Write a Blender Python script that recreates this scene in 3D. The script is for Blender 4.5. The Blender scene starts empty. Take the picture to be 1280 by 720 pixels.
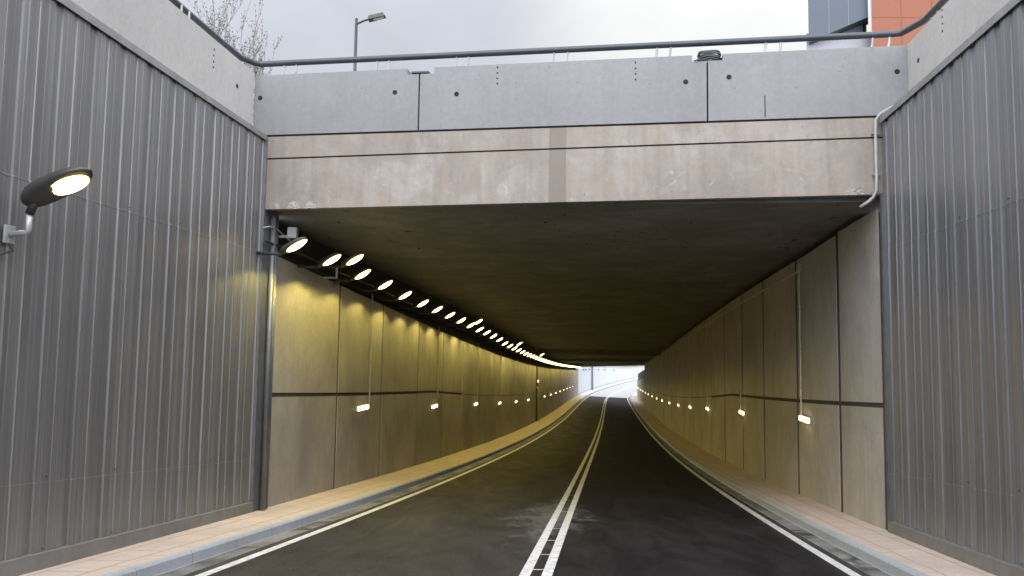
import bpy, math, random
from mathutils import Vector, Matrix
random.seed(7)
SC = bpy.context.scene
COL = SC.collection
# ------------------------------------------------------------------ alignment of the road (metres, camera at the origin)
def _xc(y):
    t = y/100
    return -.64588+.11205*y+6.0507*t**2-7.11739*t**3+2.79962*t**4
def _zr(y):
    t = y/100
    return -1.48928-.10863*y+7.1*t**2-1.3168*t**3-.52407*t**4
def _d(f, y): return (f(y+.01)-f(y-.01))/.02
SL = [(125, _d(_xc, 125)), (140, .25), (150, .32), (165, .38), (180, .46), (215, .70), (250, .9), (400, .9)]
ZK = [(125, _zr(125)), (135, -7.95), (150, -7.8), (165, -7.45), (180, -7.0), (215, -5.5), (250, -4.6), (400, -4.4)]
def lerp(K, v):
    if v <= K[0][0]: return K[0][1]
    for (a, p), (b, q) in zip(K, K[1:]):
        if v <= b: return p+(q-p)*(v-a)/(b-a)
    return K[-1][1]
_tab = [(125., _xc(125))]
while _tab[-1][0] < 300:
    y0, x0 = _tab[-1]; _tab.append((y0+1, x0+lerp(SL, y0+.5)))
def xc(y):
    if y < 0: return _xc(0)+_d(_xc, 0)*y
    return _xc(y) if y <= 125 else lerp(_tab, y)
def zr(y):
    if y < 0: return _zr(0)+_d(_zr, 0)*y
    return _zr(y) if y <= 125 else lerp(ZK, y)
def dxc(y): return (xc(y+.2)-xc(y-.2))/.4
def wl(y): return 5.0815-.8904*math.exp(-max(y, 4)/15)
def wr(y): return 4.87012-.54483*math.exp(-max(y, 4)/15)
def zt(y):
    t = y/100
    v = -1.23131*math.exp(-y/15)+3.26373-.04498*y-2.43787*t**2+2.09737*t**3
    k = max(0., min(1., (y-11)/4))
    return v*k+(1-k)*2.2
def off(y, w): return xc(y)+w*math.sqrt(1+dxc(y)**2)
def nrm(y):                     # unit vector to the right of the road
    d = dxc(y); n = math.hypot(1, d); return Vector((1/n, -d/n, 0))
def W(y, w, z): return Vector((off(y, w), y, z))
def side(y, s, out=0.):         # point on a wall line; out > 0 is away from the road
    return off(y, -(wl(y)+out) if s < 0 else wr(y)+out)
def frange(a, b, st):
    n = max(1, int(round((b-a)/st))); return [a+(b-a)*i/n for i in range(n+1)]
def steps(a, b):
    r = []; y = a
    while y < b-1e-6:
        r.append(y); y += .5 if y < 40 else (1. if y < 130 else 2.5)
    if b-r[-1] < .05: r.pop()
    return r+[b]
KH = .134
# ------------------------------------------------------------------ mesh helpers
class MB:
    def __init__(s): s.v = []; s.f = []; s.uv = {}; s.sm = False
    def add(s, vs, fs, uv=None):
        o = len(s.v); s.v += [Vector(p) for p in vs]
        for i, f in enumerate(fs):
            s.f.append([o+k for k in f])
        if uv:
            for k, c in enumerate(uv): s.uv[o+k] = c
        return s
    def hexa(s, p):             # 8 points: bottom ring 0-3, top ring 4-7
        return s.add(p, [(3, 2, 1, 0), (4, 5, 6, 7), (0, 1, 5, 4), (1, 2, 6, 5), (2, 3, 7, 6), (3, 0, 4, 7)])
    def box(s, c, d, M=None):
        x, y, z = d[0]/2, d[1]/2, d[2]/2
        p = [Vector(q) for q in [(-x, -y, -z), (x, -y, -z), (x, y, -z), (-x, y, -z), (-x, -y, z), (x, -y, z), (x, y, z), (-x, y, z)]]
        if M: p = [M @ q for q in p]
        return s.hexa([q+Vector(c) for q in p])
    def tube(s, pts, r, n=8, cap=True, r2=None):
        pts = [Vector(p) for p in pts]; N = len(pts); base = len(s.v); up = None
        for i, p in enumerate(pts):
            t = ((pts[min(i+1, N-1)]-pts[max(i-1, 0)])).normalized()
            if up is None:
                up = Vector((0, 0, 1)) if abs(t.z) < .9 else Vector((1, 0, 0))
            a = t.cross(up).normalized(); b = a.cross(t).normalized(); up = b
            rr = r if r2 is None else r+(r2-r)*i/(N-1)
            for k in range(n):
                an = 2*math.pi*k/n
                s.v.append(p+a*math.cos(an)*rr+b*math.sin(an)*rr)
        for i in range(N-1):
            for k in range(n):
                a0 = base+i*n+k; a1 = base+i*n+(k+1) % n
                s.f.append([a0, a1, a1+n, a0+n])
        if cap:
            s.f.append([base+k for k in range(n)][::-1]); s.f.append([base+(N-1)*n+k for k in range(n)])
        return s
    def sweep(s, ys, prof, closed=False, t0=0):     # prof(y) -> list of world points; uv = (arc length, t)
        n = None; base = len(s.v); L = 0; prev = None
        for y in ys:
            P = prof(y)
            n = len(P)
            c = Vector((xc(y), y, zr(y)))
            if prev is not None: L += (c-prev).length
            prev = c; tt = 0
            for k, p in enumerate(P):
                p = Vector(p)
                s.v.append(p)
                s.uv[len(s.v)-1] = (L, (p.x-xc(y))*nrm(y).x if True else 0)
        m = n if closed else n-1
        for i in range(len(ys)-1):
            for k in range(m):
                a = base+i*n+k; b = base+i*n+(k+1) % n
                s.f.append([a, b, b+n, a+n])
        if closed:
            s.f.append([base+k for k in range(n)]); s.f.append([base+(len(ys)-1)*n+k for k in range(n)][::-1])
        return s
    def disc(s, c, nv, r, n=14, depth=.01):
        nv = Vector(nv).normalized(); c = Vector(c)
        return s.tube([c, c+nv*depth], r, n)
    def prism(s, poly, fn, d0, d1):                 # poly of (u,z), fn(u,d,z)->world
        n = len(poly); a = [fn(u, d0, z) for u, z in poly]+[fn(u, d1, z) for u, z in poly]
        return s.add(a, [list(range(n)), list(range(2*n-1, n-1, -1))]+[[i, i+n, (i+1) % n+n, (i+1) % n] for i in range(n)])
    def build(s, name, mat, parent=None, smooth=False, bevel=0.):
        me = bpy.data.meshes.new(name)
        base = Vector(root_loc(parent)) if parent else Vector((0, 0, 0))
        me.from_pydata([tuple(p-base) for p in s.v], [], s.f)
        me.validate(verbose=False)
        import bmesh
        b = bmesh.new(); b.from_mesh(me); bmesh.ops.recalc_face_normals(b, faces=b.faces)
        if bevel: bmesh.ops.bevel(b, geom=b.edges[:], offset=bevel, segments=2, affect='EDGES', profile=.6)
        b.to_mesh(me); b.free()
        if s.uv and not bevel:
            l = me.uv_layers.new(name='UVMap')
            for lp in me.loops:
                l.data[lp.index].uv = s.uv.get(lp.vertex_index, (0, 0))
        if smooth:
            for p in me.polygons: p.use_smooth = True
        me.materials.append(mat)
        o = bpy.data.objects.new(name, me); COL.objects.link(o)
        if parent: o.parent = parent
        return o
def root_loc(o):
    while o.parent: o = o.parent
    return o.location
def thing(name, label, cat, loc=(0, 0, 0), group=None):
    o = bpy.data.objects.new(name, None); COL.objects.link(o); o.location = loc; o.empty_display_size = .2
    o['label'] = label; o['category'] = cat
    if group: o['group'] = group
    return o
def tag(o, label, cat, group=None):
    o['label'] = label; o['category'] = cat
    if group: o['group'] = group
    return o
def struct(o, label, cat='setting'):
    o['kind'] = 'structure'; o['label'] = label; o['category'] = cat; return o
def dup(root, loc, rot, label):
    r = root.copy(); COL.objects.link(r); r.location = loc; r.rotation_euler = (0, 0, rot); r['label'] = label
    for ch in list(root.children):
        c = ch.copy(); COL.objects.link(c); c.parent = r
        for g in ch.children:
            d = g.copy(); COL.objects.link(d); d.parent = c
    return r
# ------------------------------------------------------------------ materials
def mat_new(name):
    m = bpy.data.materials.new(name); m.use_nodes = True; nt = m.node_tree
    return m, nt, nt.nodes['Principled BSDF']
def nn(nt, t, **k):
    n = nt.nodes.new(t)
    for a, b in k.items():
        if a in n.inputs.keys(): n.inputs[a].default_value = b
        else: setattr(n, a, b)
    return n
def pos_noise(nt, sc, scale=1., detail=6, rough=.6, dist=0., uv=False):
    g = nn(nt, 'ShaderNodeNewGeometry') if not uv else nn(nt, 'ShaderNodeTexCoord')
    mp = nn(nt, 'ShaderNodeMapping'); mp.inputs['Scale'].default_value = sc
    nt.links.new(g.outputs['Position' if not uv else 'UV'], mp.inputs['Vector'])
    n = nn(nt, 'ShaderNodeTexNoise'); n.inputs['Scale'].default_value = scale; n.inputs['Detail'].default_value = detail
    n.inputs['Roughness'].default_value = rough; n.inputs['Distortion'].default_value = dist
    nt.links.new(mp.outputs[0], n.inputs['Vector']); return n.outputs['Fac']
def ramp(nt, src, a, b, ca=(0, 0, 0, 1), cb=(1, 1, 1, 1)):
    r = nn(nt, 'ShaderNodeValToRGB'); e = r.color_ramp.elements
    e[0].position = a; e[1].position = b; e[0].color = ca; e[1].color = cb
    nt.links.new(src, r.inputs[0]); return r.outputs[0]
def mix(nt, fac, a, b, mode='MIX'):
    m = nn(nt, 'ShaderNodeMix', data_type='RGBA', blend_type=mode)
    for s, k in ((fac, 0), (a, 6), (b, 7)):
        if isinstance(s, (int, float)): m.inputs[k].default_value = s
        elif isinstance(s, tuple): m.inputs[k].default_value = s if len(s) == 4 else (*s, 1)
        else: nt.links.new(s, m.inputs[k])
    return m.outputs[2]
def mathn(nt, op, a, b=None):
    m = nn(nt, 'ShaderNodeMath', operation=op)
    for s, k in ((a, 0), (b, 1)):
        if s is None: continue
        if isinstance(s, (int, float)): m.inputs[k].default_value = s
        else: nt.links.new(s, m.inputs[k])
    return m.outputs[0]
def bump(nt, b, src, st, dist=.01):
    n = nn(nt, 'ShaderNodeBump'); n.inputs['Strength'].default_value = st; n.inputs['Distance'].default_value = dist
    nt.links.new(src, n.inputs['Height']); nt.links.new(n.outputs[0], b.inputs['Normal'])
def sc3(c, k): return tuple(x*k for x in c)
def concrete(name, col, var=.25, rough=.8, streak=.15, warm=None, rnd=0., pits=True, blotch=1., grime=False, fleck=False):
    m, nt, b = mat_new(name)
    big = pos_noise(nt, (1, 1, 1), .55*blotch, 5, .6, .4); fine = pos_noise(nt, (1, 1, 1), 14, 5, .7)
    c = mix(nt, ramp(nt, big, .32, .68), sc3(col, 1-var), sc3(col, 1+var*.6))
    if warm:
        w = pos_noise(nt, (1.6, 1.6, 1.6), .9, 4, .55, .8)
        c = mix(nt, ramp(nt, w, .5, .66), c, warm)
    st = pos_noise(nt, (7, 7, .35), 1., 4, .6)
    c = mix(nt, ramp(nt, st, .45, .75, (0, 0, 0, 1), (streak*3,)*3+(1,)), c, sc3(col, .62))
    c = mix(nt, ramp(nt, fine, .3, .7), c, mix(nt, 1., c, (.86, .86, .86), 'MULTIPLY'))
    if pits:
        v = pos_noise(nt, (1, 1, 1), 26, 2, .5)
        c = mix(nt, ramp(nt, v, .72, .78), c, sc3(col, .35))
    if grime:
        g1 = pos_noise(nt, (1, 1, .6), 2.3, 9, .72, 1.2); g2 = pos_noise(nt, (3.2, 3.2, .22), 1., 6, .7, .3)
        c = mix(nt, ramp(nt, g1, .50, .72, (0, 0, 0, 1), (.5, .5, .5, 1)), c, sc3(col, .60))
        c = mix(nt, ramp(nt, g2, .56, .74, (0, 0, 0, 1), (.42, .42, .42, 1)), c, sc3(col, .50))
        c = mix(nt, ramp(nt, g1, .28, .44, (.3, .3, .3, 1), (0, 0, 0, 1)), c, sc3(col, 1.22))
    if fleck:
        g1 = pos_noise(nt, (1, .5, 1), 5.5, 5, .6, 1.0); g2 = pos_noise(nt, (1, 1, 1), .8, 7, .7, 1.5)
        c = mix(nt, ramp(nt, g2, .42, .66, (0, 0, 0, 1), (.6, .6, .6, 1)), c, sc3(col, .55))
        c = mix(nt, ramp(nt, g1, .64, .67), c, sc3(col, .15))
        c = mix(nt, ramp(nt, g1, .29, .33, (.6, .6, .6, 1), (0, 0, 0, 1)), c, sc3(col, 1.5))
    if rnd:
        oi = nn(nt, 'ShaderNodeObjectInfo')
        r = nn(nt, 'ShaderNodeMapRange'); r.inputs[3].default_value = 1-rnd; r.inputs[4].default_value = 1+rnd*.5
        nt.links.new(oi.outputs['Random'], r.inputs[0])
        hsv = nn(nt, 'ShaderNodeHueSaturation'); nt.links.new(r.outputs[0], hsv.inputs['Value']); nt.links.new(c, hsv.inputs['Color']); c = hsv.outputs[0]
    nt.links.new(c, b.inputs['Base Color']); b.inputs['Roughness'].default_value = rough
    b.inputs['Specular IOR Level'].default_value = .35
    bump(nt, b, fine, .25, .006); return m
def plain(name, col, rough=.5, metal=0., spec=.5, var=.12):
    m, nt, b = mat_new(name)
    n = pos_noise(nt, (1, 1, 1), 5, 5, .6)
    nt.links.new(mix(nt, ramp(nt, n, .35, .65), sc3(col, 1-var), sc3(col, 1+var)), b.inputs['Base Color'])
    b.inputs['Roughness'].default_value = rough; b.inputs['Metallic'].default_value = metal; b.inputs['Specular IOR Level'].default_value = spec
    return m
def cladding_mat(name, col, rough=.34):
    m, nt, b = mat_new(name)
    s1 = pos_noise(nt, (9, 9, .12), 1, 5, .7); s2 = pos_noise(nt, (40, 40, .25), 1, 3, .6); big = pos_noise(nt, (.5, .5, .9), 1, 4, .5)
    c = mix(nt, ramp(nt, s1, .3, .7), sc3(col, .72), sc3(col, 1.25))
    c = mix(nt, ramp(nt, s2, .35, .65, (0, 0, 0, 1), (.7, .7, .7, 1)), c, sc3(col, .62))
    d = pos_noise(nt, (1, 1, 1), 1.2, 6, .7)
    c = mix(nt, ramp(nt, d, .5, .75, (0, 0, 0, 1), (.35, .35, .35, 1)), c, (.30, .28, .25))
    nt.links.new(c, b.inputs['Base Color']); b.inputs['Metallic'].default_value = .55
    r = ramp(nt, mathn(nt, 'ADD', mathn(nt, 'MULTIPLY', s1, .6), mathn(nt, 'MULTIPLY', big, .4)), .3, .7, (rough-.1,)*3+(1,), (rough+.18,)*3+(1,))
    nt.links.new(r, b.inputs['Roughness'])
    bump(nt, b, s1, .12, .01); return m
def emit(name, col, st):
    m, nt, b = mat_new(name); b.inputs['Base Color'].default_value = (.8, .8, .75, 1)
    b.inputs['Emission Color'].default_value = (*col, 1); b.inputs['Emission Strength'].default_value = st
    return m
M = {}
M['parapet'] = concrete('parapet_concrete', (.255, .254, .257), .09, .8, .06, rnd=.04)
M['sidewall'] = concrete('side_wall_concrete', (.47, .455, .425), .08, .8, .05)
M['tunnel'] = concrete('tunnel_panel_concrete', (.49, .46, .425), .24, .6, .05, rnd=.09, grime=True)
M['tunnel_left'] = concrete('left_tunnel_panel_concrete', (.36, .34, .315), .26, .6, .06, rnd=.09, grime=True)  # same concrete as the right wall, darkened to offset the lamp light
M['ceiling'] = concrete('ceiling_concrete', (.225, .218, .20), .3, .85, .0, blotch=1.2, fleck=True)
M['dark'] = concrete('shade_toned_concrete', (.05, .045, .04), .2, .9, .0, pits=False)  # near-black tone stands in for shade in recesses and gaps
M['joint'] = concrete('joint_concrete', (.075, .066, .054), .2, .9, .0, pits=False)
M['spall'] = concrete('broken_concrete', (.42, .39, .35), .4, .9, .0, blotch=9)
M['hole'] = plain('tie_hole_dark', (.012, .012, .012), .9)
M['kerb'] = concrete('kerb_stone', (.40, .42, .44), .15, .7, .0, rnd=0)
M['gutter'] = concrete('gutter_cement', (.22, .215, .205), .55, .8, .0, warm=(.05, .05, .05), blotch=2.4)
M['clad'] = cladding_mat('galvanised_cladding', (.285, .283, .28), .40)
M['clad_right'] = cladding_mat('galvanised_cladding_glossier', (.285, .29, .305), .36)
M['clad_far'] = plain('far_cladding', (.52, .54, .56), .5, .0)  # colour raised to imitate the daylight glow at the exit
M['trim'] = plain('trim_sheet', (.30, .30, .29), .45, .4)
M['flash'] = plain('base_flashing', (.19, .185, .175), .6, .2)
M['post'] = plain('dark_post_metal', (.17, .175, .18), .45, .5)
M['rail'] = plain('rail_paint', (.042, .050, .058), .4, .2)
M['bolt'] = plain('galvanised_post', (.32, .33, .34), .5, .5)
M['pipe'] = plain('pale_plastic_pipe', (.40, .40, .39), .45)
M['conduit'] = plain('conduit_grey', (.60, .57, .48), .5)
M['conduit_dull'] = plain('conduit_dull_grey', (.34, .32, .28), .6)
M['lamp'] = plain('lamp_housing_grey', (.06, .06, .055), .45, .3)
M['lampd'] = plain('lamp_collar_dark', (.03, .03, .03), .6)
M['arm'] = plain('lamp_arm_grey', (.42, .43, .44), .4, .3)
M['lens'] = emit('lit_lens', (1., .78, .30), 20.)
M['lensbig'] = emit('lit_lens_large', (1., .78, .40), 14.)
M['lens_rim'] = emit('lens_rim_glass', (1., .70, .18), 2.2)
M['bulk'] = emit('lit_diffuser', (1., .80, .42), 4.5)
M['bark'] = plain('twig_bark', (.17, .15, .14), .9)
M['blue'] = plain('blue_grey_facade', (.065, .085, .11), .5, var=.05)
M['greyf'] = plain('pale_grey_facade', (.30, .30, .33), .6, var=.05)
M['orange'] = plain('orange_facade', (.24, .078, .036), .6, var=.05)
M['orange_d'] = plain('orange_joint', (.215, .068, .032), .6)
M['glass'] = plain('window_glass', (.25, .32, .36), .08, 0, .8)
M['coil'] = plain('cable_sheath', (.045, .06, .06), .5)
M['fence'] = plain('dark_fence_sheet', (.02, .022, .022), .6)
M['white'] = plain('camera_white', (.6, .6, .58), .4)
def paint():
    m, nt, b = mat_new('road_paint')
    w = pos_noise(nt, (1, 1, 1), 9, 6, .75); f = pos_noise(nt, (1, 1, 1), 60, 3, .6)
    c = mix(nt, ramp(nt, w, .40, .66), (.74, .74, .73), (.42, .42, .42))
    c = mix(nt, ramp(nt, f, .60, .72), c, (.25, .25, .25))
    nt.links.new(c, b.inputs['Base Color']); b.inputs['Roughness'].default_value = .55
    return m
M['paint'] = paint()
def asphalt():
    m, nt, b = mat_new('asphalt')
    tc = nn(nt, 'ShaderNodeTexCoord'); sp = nn(nt, 'ShaderNodeSeparateXYZ'); nt.links.new(tc.outputs['UV'], sp.inputs[0])
    s, t = sp.outputs[0], sp.outputs[1]
    n1 = pos_noise(nt, (1, .55, 1), .9, 6, .62, .8); n2 = pos_noise(nt, (1, 1, 1), 55, 3, .8); n3 = pos_noise(nt, (1.2, .28, 1), 1.4, 5, .65, 1.)
    # old surface (left lane) and newer darker surface (right lane)
    edge = mathn(nt, 'ADD', t, mathn(nt, 'MULTIPLY', n1, .3))
    lane = ramp(nt, mathn(nt, 'ADD', mathn(nt, 'MULTIPLY', edge, .8), .42), .40, .62)
    left = mix(nt, ramp(nt, n1, .35, .7), (.019, .0175, .0165), (.038, .034, .031))
    right = mix(nt, ramp(nt, n3, .4, .75), (.0085, .0080, .0090), (.020, .018, .018))
    c = mix(nt, lane, left, right)
    n5 = pos_noise(nt, (1.3, .7, 1), 2.6, 8, .72, .6)
    # grit spilled beside the centre line
    a1 = mathn(nt, 'MULTIPLY', mathn(nt, 'ABSOLUTE', mathn(nt, 'ADD', t, .15)), 1.15)
    a2 = mathn(nt, 'MULTIPLY', mathn(nt, 'ABSOLUTE', mathn(nt, 'SUBTRACT', s, 58.6)), .26)
    dd = mathn(nt, 'ADD', a1, a2)
    sp1 = mathn(nt, 'SUBTRACT', mathn(nt, 'ADD', 1.0, mathn(nt, 'MULTIPLY', mathn(nt, 'SUBTRACT', n5, .5), 3.4)), dd)
    c = mix(nt, mathn(nt, 'MULTIPLY', ramp(nt, sp1, .1, 1.1), .55), c, (.15, .15, .155))
    # dust along the edges
    ed = mathn(nt, 'ADD', mathn(nt, 'ABSOLUTE', t), mathn(nt, 'MULTIPLY', n1, .35))
    c = mix(nt, mathn(nt, 'MULTIPLY', ramp(nt, mathn(nt, 'SUBTRACT', ed, 2.9), .45, .9), .35), c, (.12, .11, .10))
    # polished wheel tracks
    wv = mathn(nt, 'COSINE', mathn(nt, 'MULTIPLY', mathn(nt, 'SUBTRACT', mathn(nt, 'ABSOLUTE', t), 1.7), 3.6))
    c = mix(nt, mathn(nt, 'MULTIPLY', ramp(nt, wv, .0, 1.), .22), c, mix(nt, 1., c, (1.35, 1.33, 1.3), 'MULTIPLY'))
    c = mix(nt, ramp(nt, n2, .35, .75), mix(nt, 1., c, (.78, .78, .78), 'MULTIPLY'), mix(nt, 1., c, (1.5, 1.5, 1.48), 'MULTIPLY'))
    n6 = pos_noise(nt, (1, 1, 1), 130, 2, .7)
    c = mix(nt, ramp(nt, n6, .38, .66), mix(nt, 1., c, (.45, .45, .45), 'MULTIPLY'), mix(nt, 1., c, (2.3, 2.3, 2.3), 'MULTIPLY'))
    spk = pos_noise(nt, (1, 1, 1), 17, 2, .5)
    c = mix(nt, ramp(nt, spk, .755, .79), c, (.17, .165, .16))
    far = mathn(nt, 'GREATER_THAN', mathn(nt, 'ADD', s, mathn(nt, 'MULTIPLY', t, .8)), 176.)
    c = mix(nt, far, c, mix(nt, ramp(nt, n3, .35, .7), (.34, .337, .34), (.44, .435, .44)))  # overexposed daylight past the exit painted in as paler asphalt
    nt.links.new(c, b.inputs['Base Color'])
    r = ramp(nt, n3, .3, .75, (.62,)*3+(1,), (.86,)*3+(1,)); nt.links.new(r, b.inputs['Roughness'])
    b.inputs['Specular IOR Level'].default_value = .12
    bump(nt, b, n2, .5, .008); return m
M['asphalt'] = asphalt()
def paver():
    m, nt, b = mat_new('pavement_slabs')
    tc = nn(nt, 'ShaderNodeTexCoord')
    br = nn(nt, 'ShaderNodeTexBrick'); br.offset = .5
    nt.links.new(tc.outputs['UV'], br.inputs['Vector'])
    for k, v in (('Scale', 1.), ('Brick Width', .60), ('Row Height', .40), ('Mortar Size', .012), ('Mortar Smooth', .3)): br.inputs[k].default_value = v
    br.inputs['Color1'].default_value = (.62, .51, .43, 1); br.inputs['Color2'].default_value = (.56, .465, .395, 1); br.inputs['Mortar'].default_value = (.34, .25, .20, 1)
    n = pos_noise(nt, (1, 1, 1), 1.3, 6, .65, .5); f = pos_noise(nt, (1, 1, 1), 22, 4, .7)
    c = mix(nt, ramp(nt, n, .42, .75), br.outputs[0], (.47, .39, .33))
    sx = nn(nt, 'ShaderNodeSeparateXYZ'); nt.links.new(tc.outputs['UV'], sx.inputs[0])
    c = mix(nt, mathn(nt, 'GREATER_THAN', sx.outputs[0], 180.), c, (.72, .71, .70))  # slabs beyond the exit whitened to imitate bright daylight
    c = mix(nt, ramp(nt, f, .4, .7), c, mix(nt, 1., c, (.84, .84, .84), 'MULTIPLY'))
    nt.links.new(c, b.inputs['Base Color']); b.inputs['Roughness'].default_value = .75
    bump(nt, b, br.outputs['Fac'], -.4, .01); return m
M['paver'] = paver()
def kerbmat():
    m = M['kerb']; nt = m.node_tree; b = nt.nodes['Principled BSDF']
    tc = nn(nt, 'ShaderNodeTexCoord'); sp = nn(nt, 'ShaderNodeSeparateXYZ'); nt.links.new(tc.outputs['UV'], sp.inputs[0])
    fr = mathn(nt, 'FRACT', sp.outputs[0]); l = b.inputs['Base Color'].links[0].from_socket
    j = mathn(nt, 'LESS_THAN', fr, .010)
    nt.links.new(mix(nt, j, l, (.22, .22, .22)), b.inputs['Base Color'])
kerbmat()
def beam():
    m = concrete('beam_concrete', (.335, .292, .248), .18, .8, .16, warm=(.365, .338, .305), grime=True)
    nt = m.node_tree; b = nt.nodes['Principled BSDF']; l = b.inputs['Base Color'].links[0].from_socket
    g = nn(nt, 'ShaderNodeNewGeometry'); sp = nn(nt, 'ShaderNodeSeparateXYZ'); nt.links.new(g.outputs['Position'], sp.inputs[0])
    x = sp.outputs[0]                        # an old repair strip across the beam
    w = mathn(nt, 'MULTIPLY', mathn(nt, 'GREATER_THAN', x, .53), mathn(nt, 'LESS_THAN', x, .79))
    c = mix(nt, mathn(nt, 'MULTIPLY', w, .85), l, (.20, .172, .142))
    e = pos_noise(nt, (1, 1, 1), 3.2, 8, .75, 1.5)
    low = mathn(nt, 'LESS_THAN', sp.outputs[2], 2.66)
    ef = mathn(nt, 'MULTIPLY', ramp(nt, e, .60, .66), mathn(nt, 'ADD', mathn(nt, 'MULTIPLY', low, .30), .05))
    c = mix(nt, ef, c, (.60, .56, .50))
    nt.links.new(c, b.inputs['Base Color']); return m
M['beam'] = beam()
def groundm():
    m, nt, b = mat_new('ground_gravel_grass')
    n = pos_noise(nt, (1, 1, 1), .3, 8, .6); f = pos_noise(nt, (1, 1, 1), 9, 5, .7)
    c = mix(nt, ramp(nt, n, .4, .6), (.10, .12, .05), (.22, .20, .17)); c = mix(nt, ramp(nt, f, .3, .7), c, mix(nt, 1., c, (.6, .6, .6), 'MULTIPLY'))
    nt.links.new(c, b.inputs['Base Color']); b.inputs['Roughness'].default_value = .9; return m
M['ground'] = groundm()
# ------------------------------------------------------------------ road, kerbs, pavements
Y0, Y1 = -45., 285.
ys = steps(Y0, 130.)+[130+2.5*i for i in range(1, 63)]
def strip(name, w0, w1, dz, mat, yy=ys):
    m = MB(); m.sweep(yy, lambda y: [W(y, w0, zr(y)+dz), W(y, (w0+w1)/2, zr(y)+dz), W(y, w1, zr(y)+dz)]); return m
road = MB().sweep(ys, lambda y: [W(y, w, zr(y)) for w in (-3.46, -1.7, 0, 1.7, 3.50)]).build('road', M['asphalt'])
struct(road, 'dark asphalt road running down into the tunnel', 'road')
for s, k0, k1, g in ((-1, 3.68, 3.79, 3.46), (1, 3.71, 3.83, 3.50)):
    o = MB().sweep(ys, lambda y: [W(y, s*g, zr(y)+.001), W(y, s*(g+.012), zr(y)+.006), W(y, s*k0, zr(y)+.006)]).build('gutter', M['gutter'])
    struct(o, 'dirty cement gutter strip beside the %s kerb' % ('left' if s < 0 else 'right'), 'gutter')
    o = MB().sweep(ys, lambda y: [W(y, s*k0, zr(y)-.05), W(y, s*(k0+.012), zr(y)+KH-.02), W(y, s*(k0+.028), zr(y)+KH+.003), W(y, s*k1, zr(y)+KH+.003), W(y, s*k1, zr(y)-.05)], closed=True).build('kerb', M['kerb'])
    struct(o, 'pale stone kerb along the %s pavement' % ('left' if s < 0 else 'right'), 'kerb')
    def pv(y):
        a = off(y, s*k1); b = side(y, s, .34)
        return [Vector((a+(b-a)*q, y, zr(y)+KH)) for q in (0, .5, 1)]
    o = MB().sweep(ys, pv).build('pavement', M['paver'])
    struct(o, 'narrow peach slab pavement along the %s wall' % ('left' if s < 0 else 'right'), 'pavement')
    c = 3.27 if s < 0 else 3.33
    o = strip('road_marking', s*c-.058, s*c+.058, .004, None).build('road_marking', M['paint'])
    struct(o, 'white edge line along the %s side of the road' % ('left' if s < 0 else 'right'), 'road marking')
    o = strip('road_marking', s*.112-.055, s*.112+.055, .004, None).build('road_marking', M['paint'])
    struct(o, '%s stripe of the double white centre line' % ('left' if s < 0 else 'right'), 'road marking')
tk = MB()
for y in (7.4, 8.3, 9.25, 10.35, 11.5, 13.6, 16.5, 20.1, 24, 27.5, 33, 40):
    tk.add([W(y, -.06, zr(y)+.003), W(y, .06, zr(y)+.003), W(y+.035, .06, zr(y+.035)+.003), W(y+.035, -.06, zr(y+.035)+.003)], [(0, 1, 2, 3)])
struct(tk.build('road_marking', M['paint']), 'short white ticks between the two centre stripes', 'road marking')
# ------------------------------------------------------------------ portal frame
PL = Vector((-3.9526, 11.9, 0)); PR = Vector((5.2516, 10.7, 0)); T = (PR-PL).normalized(); V = Vector((-T.y, T.x, 0))
def P(u, v, z): return PL+T*u+V*v+Vector((0, 0, z))
UL = (PR-PL).length
def ux(x): return (x-PL.x)/T.x
OUTL, OUTR = .22, .40
def ground_z(y, s=-1):
    if s < 0: return lerp([(-45, 3.3), (20, 3.45), (94, -.35), (124, -1.2), (135, -3.1), (150, -3.35), (165, -3.8), (180, -4.3), (285, -4.3)], y)
    return lerp([(-45, 3.3), (20, 3.5), (90, -.4), (95, -3.4), (120, -4.7), (135, -5.2), (165, -5.2), (285, -4.3)], y)
# ------------------------------------------------------------------ ground sheet
g = MB()
gy = [-500, -200, Y0]+[-30, -15, 0, 10, 12, 14, 20, 30, 40, 60, 80, 90, 94, 96, 110, 120, 124, 130, 135, 140, 150, 165, 180, 200, 215, 235, 250, 265, 285, 400, 900]
rows = []
for y in gy:
    yy = max(Y0, min(285, y)); a = ground_z(yy, -1); b = ground_z(yy, 1)
    el, er = side(yy, -1, .55), side(yy, 1, .75)
    rows.append([Vector((-600, y, a)), Vector((-60, y, a)), Vector((el, y, a)), Vector((er, y, b)), Vector((160, y, b)), Vector((700, y, b))])
for i in range(len(rows)-1):
    ya, yb = gy[i], gy[i+1]
    for k in (0, 1, 2, 3, 4):
        if k == 2 and not (yb <= Y0 or ya >= 285): continue
        g.add([rows[i][k], rows[i][k+1], rows[i+1][k+1], rows[i+1][k]], [(0, 1, 2, 3)])
struct(g.build('ground', M['ground']), 'ground at street level on both sides of the sunken road', 'ground')
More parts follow.
